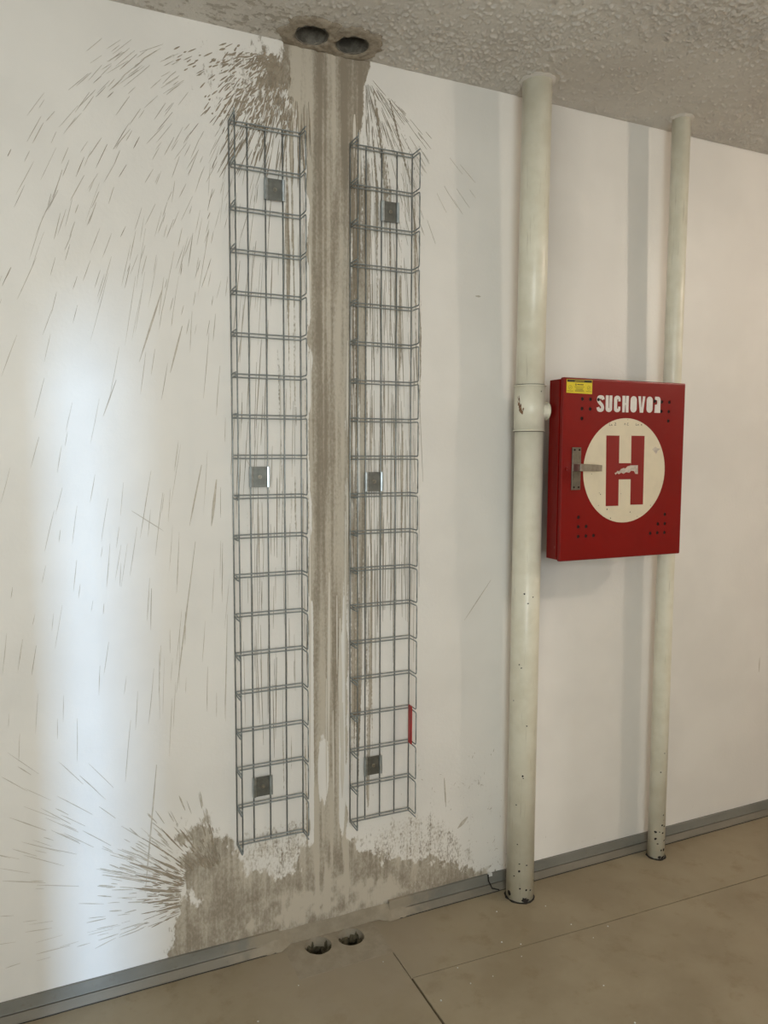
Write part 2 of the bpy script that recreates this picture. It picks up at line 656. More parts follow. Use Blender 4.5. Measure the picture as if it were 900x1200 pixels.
slab([(X0, Y1), (.742 + J * 2, Y1), (.742 - J, PY), (PX0, PY), (PX0, 0), (X0, 0)])
slab([(.742 + J, -.283), (.742 + J, 0), (X1, 0), (X1, -.345), (2.12, -.325), (1.382, -.305)])
slab([(.746 + J * 2, Y1), (.746 + J, -.286), (1.382, -.309), (2.12, -.329), (X1, -.349), (X1, Y1)])
MB().box(.70, .80, Y1, -.15, -.034, -.005).build('joint_filler', MT['joint'], floor)
MB().add([(.74, -.30, -.004), (X1, -.37, -.004), (X1, -.32, -.004), (.74, -.26, -.004)], [(0, 1, 2, 3)]).build('joint_filler', MT['joint'], floor)
bm = plate_with_holes([(PX0, PY), (.742 + J, PY), (.742 + J, 0), (PX0, 0)],
                      [circle(cx, cy, FR, 40, .035, cx * 7) for cx, cy in FH], -.03, .0305)
bm_obj(bm, 'concrete_patch', MT['mortar'], floor)['label'] = 'smooth grey concrete patch around two drilled holes'


def bore(name, cx, cy, r, z0, z1, parent, n=40, jag=.05, sd=0.0, mat='bore'):
    """rough inside of a core-drilled hole, closed at the far end"""
    m = MB()
    rows = 9
    for k in range(rows):
        z = z0 + (z1 - z0) * k / (rows - 1)
        for i in range(n):
            a = 2 * math.pi * i / n
            q = r * (1.03 + (jag * (noise.noise(Vector((math.cos(a) * 3, math.sin(a) * 3, z * 40 + sd))) - .1) if k else 0))
            m.v.append((cx + q * math.cos(a), cy + q * math.sin(a), z))
    for k in range(rows - 1):
        for i in range(n):
            b = (i + 1) % n
            m.f.append((k * n + i, k * n + b, (k + 1) * n + b, (k + 1) * n + i))
    m.f.append(tuple((rows - 1) * n + i for i in range(n)))
    return m.build(name, MT[mat], parent, smooth=True)


for k, (cx, cy) in enumerate(FH):
    bore('drilled_hole', cx, cy, FR, -.002, -.20, floor, jag=.18, sd=k * 5, mat='rubble')
    for q in range(9):                                     # broken edges hanging into the hole
        a = 2 * math.pi * q / 9 + k
        rr = FR * (1.0 - .12 * random.random())
        c = Vector((cx + rr * math.cos(a), cy + rr * math.sin(a), -.026 - .03 * random.random()))
        bmr = bmesh.new()
        bmesh.ops.create_icosphere(bmr, subdivisions=2, radius=.010 + .006 * random.random())
        for v in bmr.verts:
            v.co = v.co * (1 + .5 * noise.noise(v.co * 90 + c * 50)) + c
        bm_obj(bmr, 'broken_lump', MT['rubble'], floor)

# ------------------------------------------------------------------ ceiling with stipple relief
CH = [(.533, -.067), (.650, -.067)]
CR = .0440
cx_ = np.concatenate([[X0, -.5], np.arange(-.35, 2.62, .0036), [3, 4, X1]])
cy_ = np.concatenate([[Y1, -2.4, -1.6, -1.0], np.arange(-.82, 0, .0036), [0]])
CX, CY = np.meshgrid(cx_, cy_)
n1 = vnoise(CX, CY, .0095, .0075, 31)
n2 = vnoise(CX, CY, .0050, .0050, 32)
n3 = vnoise(CX, CY, .24, .24, 33)
blob = sst((n1 * .55 + n2 * .45 - .60 + (n3 - .5) * .22) / .14)
hgt = (.0046 * blob + .0014 * n2) * sst(-CY / .02)
hgt *= np.where((CX < -.36) | (CX > 2.63) | (CY < -.83), 0, 1)
near = np.minimum(np.hypot(CX - CH[0][0], CY - CH[0][1]), np.hypot(CX - CH[1][0], CY - CH[1][1]))
hgt *= sst((near - .05) / .05)
hgt[-1, :] = 0
vc = np.stack([CX.ravel(), CY.ravel(), (H - hgt).ravel()], 1)
ny, nx2 = CX.shape
ii = np.arange(ny * nx2).reshape(ny, nx2)
qd = np.stack([ii[:-1, :-1].ravel(), ii[1:, :-1].ravel(), ii[1:, 1:].ravel(), ii[:-1, 1:].ravel()], 1)
keep = near.ravel()[qd].min(1) > CR * 1.02
qd = qd[keep]
me = bpy.data.meshes.new('ceiling')
me.from_pydata(vc.tolist(), [], qd.tolist())
me.polygons.foreach_set('use_smooth', [True] * len(me.polygons))
me.materials.append(MT['ceil'])
ceiling = struct(link('ceiling', me), 'stippled grey plaster ceiling with two drilled holes')
# mortar patches with ragged rims round each hole
for k, (cx, cy) in enumerate(CH):
    n, rows = 64, 7
    m = MB()
    for r in range(rows):
        t = r / (rows - 1)
        for i in range(n):
            a = 2 * math.pi * i / n
            ro = .086 + .016 * noise.noise(Vector((math.cos(a) * 2 + k * 9, math.sin(a) * 2, 1))) + .010 * noise.noise(Vector((math.cos(a) * 7, math.sin(a) * 7 + k * 4, 5)))
            q = CR + (ro - CR) * t
            px, py = cx + q * math.cos(a) * 1.02, min(cy + q * math.sin(a), -.0006)
            lim = .0605
            px = min(px, cx + lim) if k == 0 else max(px, cx - lim)
            h = (.0035 * (1 - t) ** .5 + .005 * noise.noise(Vector((px * 60, py * 60, k)))) if r < rows - 1 else -.002
            h = max(h, .002) if 0 < r < rows - 1 else h
            m.v.append((px, py, H - .0035 - h + (.004 if r == 0 else 0) - (.0004 * k)))
    for r in range(rows - 1):
        for i in range(n):
            b = (i + 1) % n
            m.f.append((r * n + i, r * n + b, (r + 1) * n + b, (r + 1) * n + i))
    m.build('mortar_patch', MT['mortard'], ceiling, smooth=True)
    bore('drilled_hole', cx, cy, CR, H - .006, H + .30, ceiling, jag=.05, sd=k * 3 + 1)

# ------------------------------------------------------------------ the rest of the room (outside the picture)
def wall_with_opening(name, axis, pos, a0, a1, o0, o1, z0, z1, thick):
    m = MB()
    for (p, q, lo, hi) in ((a0, o0, 0, H), (o1, a1, 0, H), (o0, o1, z1, H), (o0, o1, 0, z0)):
        if q - p < 1e-4 or hi - lo < 1e-4:
            continue
        if axis == 'x':
            m.box(pos - thick, pos, p, q, lo, hi)
        else:
            m.box(p, q, pos - thick, pos, lo, hi)
    return struct(m.build(name, MT['white']), 'plain white painted wall')


wall_with_opening('wall_left', 'x', X0, Y1, 0, -.80, -.60, 0, 1.5, .12)
struct(MB().box(X1, X1 + .1, Y1, 0, 0, H).build('wall_right', MT['white']), 'plain white painted end wall')
wall_with_opening('wall_front', 'y', Y1, X0 - .12, X1 + .1, WIN_X - WIN_W / 2, WIN_X + WIN_W / 2, WIN_Z - WIN_H / 2, WIN_Z + WIN_H / 2, .2)
m = MB()
wx0, wx1, wz0, wz1 = WIN_X - WIN_W / 2, WIN_X + WIN_W / 2, WIN_Z - WIN_H / 2, WIN_Z + WIN_H / 2
for b in ((wx0, wx0 + .05, wz0, wz1), (wx1 - .05, wx1, wz0, wz1), (wx0, wx1, wz0, wz0 + .05), (wx0, wx1, wz1 - .05, wz1)):
    m.box(b[0], b[1], Y1 - .08, Y1 - .02, b[2], b[3])
struct(m.build('window_1', MT['frame']), 'white framed window in the wall behind the viewer')

# ------------------------------------------------------------------ skirting
def skirting(name, xa, xb, label):
    prof = [(0, 0), (0, .055), (-.008, .055), (-.011, .026), (-.012, .024)]
    m = MB()
    n = len(prof)
    st = [xa + (xb - xa) * k / 24 for k in range(25)]
    for x in st:
        for (y, z) in prof:
            m.v.append((x, y, z + (.0022 * noise.noise(Vector((x * 5, y * 30, 3))) if z > .03 else 0)))
    for k in range(24):
        for i in range(n - 1):
            m.f.append((k * n + i, k * n + i + 1, (k + 1) * n + i + 1, (k + 1) * n + i))
    o = struct(m.build(name, MT['base']), label)
    m = MB()                                               # foot strip lying against the floor
    prof = [(-.004, .021), (-.013, .0215), (-.024, .006), (-.026, 0)]
    n = len(prof)
    for x in st:
        for (y, z) in prof:
            m.v.append((x, y + .0015 * noise.noise(Vector((x * 7, 1, 1))), z))
    for k in range(24):
        for i in range(n - 1):
            m.f.append((k * n + i, k * n + i + 1, (k + 1) * n + i + 1, (k + 1) * n + i))
    m.build('foot_strip', MT['baselip'], o)
    m = MB()
    m.tube([(x, -.0265 + .0008 * math.sin(x * 40), .0005) for x in st], .0016, 5)
    m.build('floor_crack', MT['crack'], o)
    return o


skirting('baseboard_left', X0, .44, 'grey skirting strip left of the floor patch')
bR = skirting('baseboard_right', .80, X1, 'grey skirting strip running behind both pipes')
MB().tube([(1.165, -.0135, .058), (1.166, -.0145, .038), (1.175, -.024, .014), (1.20, -.0275, .005)], .0022, 6).build('cut_edge', MT['crack'], bR)
MB().box(1.168, 1.182, -.0125, -.004, .050, .060).build('torn_corner', MT['frame'], bR)
# mortar fillet where the skirting is missing
m = MB()
n, rows = 60, 6
for k in range(n + 1):
    x = .33 + .56 * k / n
    e = float(np.interp(x, [.33, .39, .445, .475, .765, .795, .85, .89], [0, 1, 1.05, .10, .10, 1.05, 1, 0]))
    for r in range(rows):
        t = r / (rows - 1)
        y = -.001 - (.0240 + .002 * noise.noise(Vector((x * 22, 2, 2)))) * t * e - .003 * t * (e > .01)
        z = (.050 + .006 * noise.noise(Vector((x * 12, 4, 1)))) * (1 - t) ** 1.3 * (.95 if e > .2 else .9) + .0012
        y += .0025 * noise.noise(Vector((x * 70, t * 5, 3)))
        m.v.append((x, min(y, -.0007), z))
for k in range(n):
    for r in range(rows - 1):
        a = k * rows + r
        m.f.append((a, a + 1, a + rows + 1, a + rows))
mf = m.build('mortar_fillet', MT['mortar'], wall, smooth=True)
mf['label'] = 'rough mortar fillet at the wall foot behind the floor holes'

# ------------------------------------------------------------------ splash streaks on the wall (real thin dried runs)
class Streaks:
    def __init__(self):
        self.m = MB()

    def add(self, x, z, ang, length, width, lift=.0009, curve=0.0):
        """pointed thin run; ang is the direction of travel in the wall plane"""
        if z < .06 or z > H - .004:
            return
        n = 4
        pts = []
        a = ang
        px, pz = x, z
        for i in range(n + 1):
            pts.append((px, pz, a))
            px += math.cos(a) * length / n
            pz += math.sin(a) * length / n
            a += curve / n
        wd = [.35, .75, 1.0, .85, .15]
        k = len(self.m.v)
        for i, (qx, qz, a) in enumerate(pts):
            h = width * .5 * wd[i] * (1 + .25 * random.uniform(-1, 1))
            ox, oz = -math.sin(a) * h, math.cos(a) * h
            qz = min(max(qz, .058), H - .003)
            self.m.v += [(qx + ox, -.0004, qz + oz), (qx, -.0004 - lift, qz), (qx - ox, -.0004, qz - oz)]
        for i in range(n):
            b = k + 3 * i
            self.m.f += [(b, b + 1, b + 4, b + 3), (b + 1, b + 2, b + 5, b + 4)]

    def build(self, name, mat, label):
        o = self.m.build(name, mat, wall, fix=False)
        o['kind'] = 'stuff'
        o['label'] = label
        return o


U = random.uniform
dark, pale, clean = Streaks(), Streaks(), Streaks()
D = math.radians
# burst to the left of the ceiling holes
for _ in range(560):
    th = D(180 + 78 * random.random() ** .9)
    r = .03 + .75 * random.random() ** 1.9
    if th < D(195):
        r *= .7
    x, z = .475 + r * math.cos(th), 2.555 + r * math.sin(th) * .9 - .10 * r
    if x < -.33:
        continue
    a = th + (D(262) - th) * min(1, .18 + r * .75) + U(-.12, .12)
    near_ = r < .28
    L = U(.006, .030) if near_ else U(.02, .075)
    (dark if (near_ or random.random() < .15) else pale).add(x, z, a, L, U(.0018, .0045) if near_ else U(.0009, .0019))
for _ in range(260):                                        # thick drops close to the source
    x, z = .30 + .20 * random.random() ** .6, 2.56 - .20 * random.random()
    a = D(215) + (x - .30) / .2 * D(45) + U(-.3, .3)
    dark.add(x, z, a, U(.008, .030), U(.002, .006), .0014)
for _ in range(110):                                        # heavier runs under the burst
    x = U(.33, .55)
    z = U(2.28, 2.45)
    dark.add(x, z, D(270) - (.53 - x) * 2.6 + U(-.06, .06), U(.03, .11), U(.0014, .0036))
# fan to the right of the holes
for _ in range(150):
    th = D(272 + 56 * random.random() ** 1.5)
    r = .03 + .42 * random.random() ** 1.25
    x, z = .715 + r * math.cos(th), 2.56 + r * math.sin(th)
    (dark if r < .25 else pale).add(x, z, th + D(270 - math.degrees(th)) * .12 + U(-.04, .04), U(.02, .08), U(.0010, .0022))
# long runs behind both trays
for _ in range(300):
    x = .665 + .24 * random.random() ** 1.4
    z = U(1.1, 2.35)
    (dark if random.random() < .6 else pale).add(x, z, D(270) + (x - .70) * .55 * max(0, z - 1.3) + U(-.02, .02), U(.06, .34), U(.0008, .0026))
for _ in range(120):
    x = U(.32, .535)
    z = U(.8, 2.25)
    (dark if random.random() < .5 else pale).add(x, z, D(270) - (.52 - x) * .9 * max(0, z - 1.2) + U(-.03, .03), U(.05, .26), U(.0008, .0026))
# far thrown lines over the left of the wall
for _ in range(135):
    x = U(-.30, .31)
    z = U(.75, 2.25)
    a = D(270) - (.50 - x) * .55 * max(.15, (z - .4) / 1.6) + U(-.06, .06)
    (pale if random.random() < .85 else dark).add(x, z, a, U(.03, .15) * (1.25 if x > 0 else .8), U(.0008, .0018), .0004, U(-.05, .05))
for x, z, a, L, wd in ((.235, 1.44, -102, .17, .004), (.215, 1.23, -98, .42, .0035), (.275, 1.40, -97, .13, .007), (.14, 1.90, -108, .20, .005),
                       (.19, 1.81, -105, .13, .004), (.35, 1.47, -60, .10, .002), (.05, 1.32, -35, .10, .0022), (.10, .62, -96, .36, .004), (.02, 1.66, -110, .10, .003),
                       (.30, 1.02, -92, .30, .003), (1.093, 1.965, 0, .02, .006), (1.166, 1.06, 232, .16, .003), (1.00, .42, -86, .10, .005), (1.09, .27, 220, .05, .014), (2.435, .66, -90, .06, .004)):
    pale.add(x, z, D(a), L, wd, .0006)
# splash thrown up from the floor
for _ in range(330):
    th = D(100 + 92 * random.random())
    r0 = .10 if th < D(125) else .13
    r = r0 + .20 * random.random() ** 2.1
    x, z = .29 + r * 1.05 * math.cos(th), .20 + r * math.sin(th)
    L = U(.015, .07)
    (dark if r < .21 else pale).add(x, z, th + U(-.13, .13), L * (.6 if r < .2 else .8), U(.0014, .0042))
for _ in range(80):
    th = D(128 + 58 * random.random())
    r = .25 + .45 * random.random()
    x, z = .29 + r * math.cos(th), .19 + r * math.sin(th)
    if x > -.33:
        pale.add(x, z, th + U(-.08, .08), U(.02, .11), U(.0009, .0022), .0005)
for th, r, L, wd in ((149, .15, .16, .007), (143, .17, .09, .006), (136, .18, .14, .004), (155, .16, .12, .006), (163, .14, .13, .007), (172, .14, .10, .005), (128, .20, .10, .004), (120, .18, .08, .006), (180, .13, .07, .006)):
    t = D(th)
    dark.add(.29 + r * math.cos(t), .20 + r * math.sin(t), t, L, wd, .001, U(-.1, .1))
for _ in range(90):                                         # fine sprinkle on the right
    x, z = U(.80, 1.30), .07 + .42 * random.random() ** 1.7
    pale.add(x, z, U(0, 6.28), U(.003, .012), U(.0012, .0026), .0004)
# clean lines washed through the slurry column
for x, z, L, wd in ((.604, 1.12, .55, .009), (.638, .98, .40, .012), (.655, 1.30, .60, .007), (.545, 1.25, .75, .006), (.628, 1.05, .24, .005), (.594, .80, .36, .006),
                    (.645, .72, .30, .013), (.615, .70, .28, .006), (.662, 1.80, .28, .006), (.661, 1.40, .2, .006), (.547, 2.06, .18, .006), (.549, 1.78, .20, .004), (.684, 2.44, .12, .009), (.70, 2.40, .16, .007)):
    clean.add(x, z, D(-90 + U(-.5, .5)), L, wd, .0004)
dark.build('splash_streaks', MT['mud'], 'brown dried slurry splashes and runs')
pale.build('thin_splash_streaks', MT['mudpale'], 'pale thin dried splash lines')
clean.build('clean_runs', MT['streakwhite'], 'clean pale lines running down the stained column')

# ------------------------------------------------------------------ wire cable trays
TW, PITCH, NR = .1982, 2.0 / 18, 19
YB, YC, YR = -.0085, -.0122, -.060


def rung_mesh(kind):
    m = MB()
    g, r = .0047, .0019
    rt_, rim = .0, YR
    for s in (1, -1):
        z = s * g
        left = [(0, rim - .004, z), (0, YC, z)]
        right = [(TW, YC, z), (TW, rim, z)]
        path = left + right
        bend = not (kind == 'top' and s == 1) and not (kind == 'bottom' and s == -1)
        if bend:
            path.append((TW, rim, z + s * .016))
        m.tube(rounded(path, .007, 4), r, 7)
    # closed hook of the hairpin round the left edge wire
    m.tube([(0, rim - .004, g), (0, rim - .009, g * .6), (0, rim - .0102, 0), (0, rim - .009, -g * .6), (0, rim - .004, -g)], r, 7)
    m.tube(rounded([(.0016, rim + .004, g), (.0032, rim - .004, g + .002), (.0016, rim - .006, g + .011)], .004, 3), r * .95, 6)
    return m.mesh('cross_rung', MT['zinc'], True)


RUNG = {k: rung_mesh(k) for k in ('top', 'mid', 'bottom')}
Llen = PITCH * 18
WIRE = MB().tube([(0, 0, -.006), (0, 0, Llen + .006)], .0021, 8).mesh('lengthwise_wire', MT['zinc'], True)
SEG = MB().tube([(0, 0, .018), (0, 0, PITCH - .018)], .0019, 7).mesh('edge_segment', MT['zinc'], True)


def clamp_meshes():
    m = MB()
    m.box(-.0195, .0195, -.0165, -.0140, -.0285, .0285)
    body = m.mesh('clamp_plate', MT['zincplate'])
    lips = []
    for sg in (-1, 1):                                      # folded edges hooked over the wires
        m = MB()
        prof = [(sg * .0190, -.0165), (sg * .0205, -.0195), (sg * .0250, -.0205), (sg * .0285, -.0185), (sg * .0295, -.0120),
                (sg * .0280, -.0120), (sg * .0270, -.0170), (sg * .0245, -.0188), (sg * .0215, -.0180), (sg * .0200, -.0150)]
        n = len(prof)
        for z in (-.0285, .0285):
            m.v += [(x, y, z) for x, y in prof]
        m.f += [tuple(range(n)), tuple(n + i for i in reversed(range(n)))]
        m.f += [(i, (i + 1) % n, n + (i + 1) % n, n + i) for i in range(n)]
        lips.append(m.mesh('folded_lip', MT['lip']))
    m = MB()
    m.tube([(0, -.0165, 0), (0, -.0178, 0)], .0058, 14)
    m.tube([(0, -.0178, 0), (0, -.0215, 0), (0, -.0225, 0)], [.0036, .0036, .0028], 6)
    bolt = m.mesh('bolt', MT['steel'])
    return body, lips, bolt


CLB, CLL, CLK = clamp_meshes()


def tray(x, ztop, clamps, label):
    zb = ztop - Llen
    root = empty('cable_tray', (x, 0, zb), label, 'cable tray', 'wire cable trays fixed upright on the wall')

    def put(name, me_, loc, par=root):
        o = link(name, me_, par)
        o.location = loc
        return o
    for k in range(5):
        put('lengthwise_wire', WIRE, (TW * k / 4, YB, 0))
    put('edge_wire', WIRE, (0.0035, YR, 0))
    for k in range(NR):
        put('cross_rung', RUNG['bottom' if k == 0 else 'top' if k == NR - 1 else 'mid'], (0, 0, PITCH * k))
        if k < NR - 1:
            put('edge_segment', SEG, (TW, YR, PITCH * k))
    for gap, z in clamps:
        c = put('clamp_plate', CLB, (TW * (gap + .5) / 4, 0, z - zb))
        for lp in CLL:
            put('folded_lip', lp, (0, 0, 0), c)
        put('bolt', CLK, (0, 0, 0), c)
    return root


tL = tray(.3185, 2.3507, [(2, 2.192), (1, 1.406), (1, .511)], 'galvanised wire cable tray left of the slurry streak, without red marker')
tR = tray(.6669, 2.3483, [(2, 2.178), (1, 1.388), (1, .513)], 'galvanised wire cable tray with red marker strip, right of the slurry streak')
o = MB().box(-.0016, .0016, -.011, .011, -.061, .061).build('marker_strip', MT['redtag'], tR)
bevel(o, .0005, 1)
o.location = (TW - .0035, -.0265, .6285 - (2.3483 - Llen))
o['label'] = 'red plastic marker strip'

# ------------------------------------------------------------------ pipes
def lathe_along(path, radii, n, m):
    m.tube(path, radii, n, cap=True)


def ragged_ring(cx, cy, z, r, mat, parent, name, thick=.004, sd=0, down=True, amp=.35, n=40):
    m = MB()
    for k in range(3):
        for i in range(n):
            a = 2 * math.pi * i / n
            j = 1 + amp * noise.noise(Vector((math.cos(a) * 3 + sd, math.sin(a) * 3, sd)))
            q = r + (0, thick * 1.5 * j, thick * 2.6 * j)[k]
            zz = z + (-1 if down else 1) * (thick * 1.3 * j, thick * .9 * j, -.001)[k]
            m.v.append((cx + q * math.cos(a), cy + q * math.sin(a), zz))
    for k in range(2):
        for i in range(n):
            b = (i + 1) % n
            m.f.append((k * n + i, k * n + b, (k + 1) * n + b, (k + 1) * n + i))
    return m.build(name, MT[mat], parent, smooth=True)


R1, R2 = .0452, .0300
p1 = empty('water_pipe', (0, 0, 0), 'thick cream painted vertical pipe with a coupling sleeve, left of red cabinet', 'pipe', 'vertical cream pipes')
a0, a1, a2 = Vector((1.2500, -.0750, 0)), Vector((1.2440, -.0865, 1.56)), Vector((1.2356, -.1070, H))
lowp = MB().tube([a0, a0.lerp(a1, .5), a1], R1, 40).build('lower_pipe', MT['pipe1'], p1, smooth=True)
upp = MB().tube([a1, a1.lerp(a2, .5), a2], R1 * .985, 40).build('upper_pipe', MT['pipe1'], p1, smooth=True)
q0, q1 = Vector((1.2438, -.0868, 1.545)), Vector((1.2432, -.0884, 1.684))
cs = MB().tube([q0, q1], R1 + .0030, 40).build('sleeve', MT['pipe1'], p1, smooth=False)
for po in cs.data.polygons:
    po.use_smooth = len(po.vertices) == 4
for q, s in ((q0, 1), (q1, 1)):
    bpy_m = MB()
    ring = [(q.x + (R1 + .0034) * math.cos(t * math.pi / 18), q.y + (R1 + .0034) * math.sin(t * math.pi / 18), q.z) for t in range(37)]
    bpy_m.tube(ring, .0022, 8, cap=False).build('weld_bead', MT['pipe1'], p1, smooth=True)
for q, dz in ((q0, -.0030), (q1, .0030)):
    ring = [(q.x + (R1 + .0006) * math.cos(t * math.pi / 18), q.y + (R1 + .0006) * math.sin(t * math.pi / 18), q.z + dz) for t in range(37)]
    MB().tube(ring, .0011, 6, cap=False).build('paint_crack', MT['pencil'], p1, smooth=True)
# rust spot wrapped on the sleeve
m = MB()
rs = random.Random(4)
rr = R1 + .0036
for bx_, bz_, sz in ((198, 1.648, .010), (201, 1.632, .014), (203, 1.617, .012), (207, 1.604, .008), (212, 1.600, .007), (200, 1.664, .006), (196, 1.625, .006), (216, 1.610, .005)):
    n = 12
    k = len(m.v)
    m.v.append((q0.x + rr * math.cos(D(bx_ - 4)), q0.y + rr * math.sin(D(bx_ - 4)), bz_))
    for i in range(n):
        a = 2 * math.pi * i / n
        q = sz * (.6 + .6 * rs.random())
        an = D(bx_ - 4) + q * .6 * math.cos(a) / rr
        m.v.append((q0.x + rr * math.cos(an), q0.y + rr * math.sin(an), bz_ + q * math.sin(a)))
    m.f += [(k, k + 1 + i, k + 1 + (i + 1) % n) for i in range(n)]
m.build('rust_spot', MT['rust'], cs)
# screwed hose coupling between the sleeve and the cabinet
m = MB()
m.tube([(1.272, -.112, 1.607), (1.288, -.116, 1.607), (1.2885, -.116, 1.607), (1.2925, -.117, 1.607)], [.022, .022, .028, .025], 20)
m.build('hose_coupling', MT['pipe1'], p1, smooth=False)
ragged_ring(a0.x, a0.y, .0, R1, 'crack', p1, 'floor_gap', .0022, 1, down=False, amp=.9)
ragged_ring(a2.x, a2.y, H - .001, R1 * .98, 'ceil', p1, 'plaster_collar', .0042, 4, amp=.8)

p2 = empty('water_pipe', (0, 0, 0), 'thin cream painted vertical pipe passing behind the red cabinet', 'pipe', 'vertical cream pipes')
b0, b2 = Vector((1.8520, -.0690, 0)), Vector((1.8270, -.0960, H))
bm_ = Vector((1.8430, -.0775, 1.4))
MB().tube([b0, b0.lerp(bm_, .5), bm_, bm_.lerp(b2, .5), b2], R2, 36).build('pipe_run', MT['pipe2'], p2, smooth=True)
ragged_ring(b0.x, b0.y, .0, R2, 'crack', p2, 'floor_gap', .0026, 8, down=False, amp=.9)
ragged_ring(b2.x, b2.y, H - .001, R2 * .98, 'ceil', p2, 'plaster_collar', .0046, 14, amp=.9)
# flaked paint: bare iron spots and rims
for par, base, r, mat, spots in ((p1, a0, R1, 'chip', [(238, .433, .006), (240, .426, .004), (214, .333, .004), (222, .20, .004), (232, .135, .004), (262, .045, .006), (236, .05, .005), (284, .04, .005), (210, .09, .004),
                                                      (255, .012, .014), (268, .008, .012), (230, 1.03, .005), (265, 1.02, .004), (245, 1.0, .004), (215, .80, .004), (224, .79, .004), (250, .60, .004), (262, .13, .004)]),
                                 (p2, b0, R2, 'chip', [(262, .13, .006), (280, .125, .005), (245, .105, .004), (270, .10, .006), (285, .07, .005), (235, .06, .005), (262, .035, .006), (286, .035, .010), (250, .008, .010), (270, .006, .010), (285, .008, .008), (240, .33, .004), (262, .40, .003)])):
    for ang, z, s in spots:
        m = MB()
        n = 9
        rr = r + .0006
        top_ = a1 if par is p1 else bm_
        c = base.lerp(top_, z / top_.z)
        m.v.append((c.x + rr * math.cos(D(ang)), c.y + rr * math.sin(D(ang)), max(z, .002)))
        for i in range(n):
            a = 2 * math.pi * i / n
            q = s * .5 * (.7 + .6 * rs.random())
            an = D(ang) + q * 1.3 * math.cos(a) / rr
            m.v.append((c.x + rr * math.cos(an), c.y + rr * math.sin(an), max(.001, z + q * math.sin(a))))
        m.f += [(0, 1 + i, 1 + (i + 1) % n) for i in range(n)]
        m.build('paint_chip', MT[mat], par)

# ------------------------------------------------------------------ red hydrant cabinet
BX0, BX1, BZ0, BZ1, BF, BB = 1.2945, 1.7925, 1.1380, 1.7065, -.190, -.116
cab = empty('hydrant_cabinet', (0, 0, 0), 'red metal fire hydrant cabinet with white disc and red letter H', 'cabinet')
body = MB().box(BX0 + .003, BX1 - .003, -.170, BB, BZ0 + .003, BZ1 - .004).build('body', MT['redside'], cab)
bevel(body, .003, 2)
door = MB().box(BX0, BX1, BF, -.1735, BZ0, BZ1).build('door', MT['red'], cab)
bevel(door, .0055, 3)
MB().box(BX0 + .006, BX1 - .006, -.1740, -.1695, BZ0 + .006, BZ1 - .006).build('door_gasket', MT['black'], cab)
MB().box(BX0 - .0012, BX0 + .004, -.1725, -.1665, BZ0 + .012, BZ1 - .006).build('hinge_lip', MT['red'], cab)
for x in (1.40, 1.62):
    MB().box(x, x + .04, BB - .001, -.0005, 1.30, 1.54).build('wall_bracket', MT['redside'], cab)
# ventilation holes: real bores cut into the door
holes = [(1.3675, 1.6423), (1.3983, 1.6423), (1.4290, 1.6420), (1.3667, 1.6123), (1.3980, 1.6123), (1.3668, 1.5822),
         (1.7228, 1.6423), (1.6905, 1.6425), (1.6595, 1.6440), (1.7213, 1.6118), (1.6895, 1.6118), (1.7207, 1.5814),
         (1.3641, 1.2142), (1.3943, 1.2145), (1.4245, 1.2150), (1.3636, 1.2451), (1.3945, 1.2451), (1.3633, 1.2751),
         (1.7205, 1.2124), (1.6896, 1.2127), (1.6590, 1.2124), (1.7211, 1.2421), (1.6905, 1.2421), (1.7197, 1.2733)]
m = MB()
for x, z in holes:
    m.tube([(x, BF - .01, z), (x, BF + .006, z)], .0058, 16)
cut = m.build('cutter', MT['red'])
bo = door.modifiers.new('holes', 'BOOLEAN')
bo.operation, bo.object, bo.solver = 'DIFFERENCE', cut, 'EXACT'
dg = bpy.context.evaluated_depsgraph_get()
newm = bpy.data.meshes.new_from_object(door.evaluated_get(dg))
door.modifiers.clear()
door.data = newm
bpy.data.objects.remove(cut)
VH = MB().tube([(0, 0, 0), (0, .0035, 0)], .0057, 14).mesh('vent_hole_shade', MT['black'])  # black disc set in each bore, standing in for its inner shade
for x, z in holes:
    o = link('vent_hole_shade', VH, door)
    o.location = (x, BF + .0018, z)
# white disc, H, stencilled word
F1, F2, F3 = BF - .0006, BF - .0011, BF - .0016
disc = MB().prism_y(circle(1.544, 1.4195, .1672, 72), F1, BF + .0008).build('white_disc', MT['disc'], door)
hm = [(1.4640, 1.5310), (1.5165, 1.5310), (1.5170, 1.4435), (1.5665, 1.4435), (1.5660, 1.5315), (1.6205, 1.5315),
      (1.6225, 1.3085), (1.5695, 1.3090), (1.5685, 1.3915), (1.5185, 1.3915), (1.5200, 1.3070), (1.4690, 1.3070)]
m = MB()
m.prism_y([hm[0], hm[1], hm[10], hm[11]], F2, F1)
m.prism_y([hm[4], hm[5], hm[6], hm[7]], F2, F1)
m.prism_y([hm[2], hm[3], hm[8], hm[9]], F2, F1)
m.build('letter_h', MT['hred'], disc)
m = MB()
m.prism_y([(1.501, 1.412), (1.508, 1.414), (1.512, 1.419), (1.520, 1.4175), (1.526, 1.4245), (1.538, 1.428), (1.545, 1.4265), (1.553, 1.4335), (1.566, 1.436),
           (1.5955, 1.4365), (1.5965, 1.4085), (1.586, 1.409), (1.580, 1.418), (1.568, 1.419), (1.560, 1.4125), (1.548, 1.415), (1.537, 1.409), (1.528, 1.4135), (1.518, 1.408), (1.511, 1.412), (1.505, 1.4065)], F3, F2)
m.build('torn_label', MT['paper'], disc)
m = MB()
m.prism_y([(1.655, 1.488), (1.668, 1.497), (1.676, 1.492), (1.690, 1.490), (1.678, 1.483), (1.672, 1.472), (1.664, 1.480)], F1 - .0004, F1)
m.build('torn_label', MT['paper'], disc)


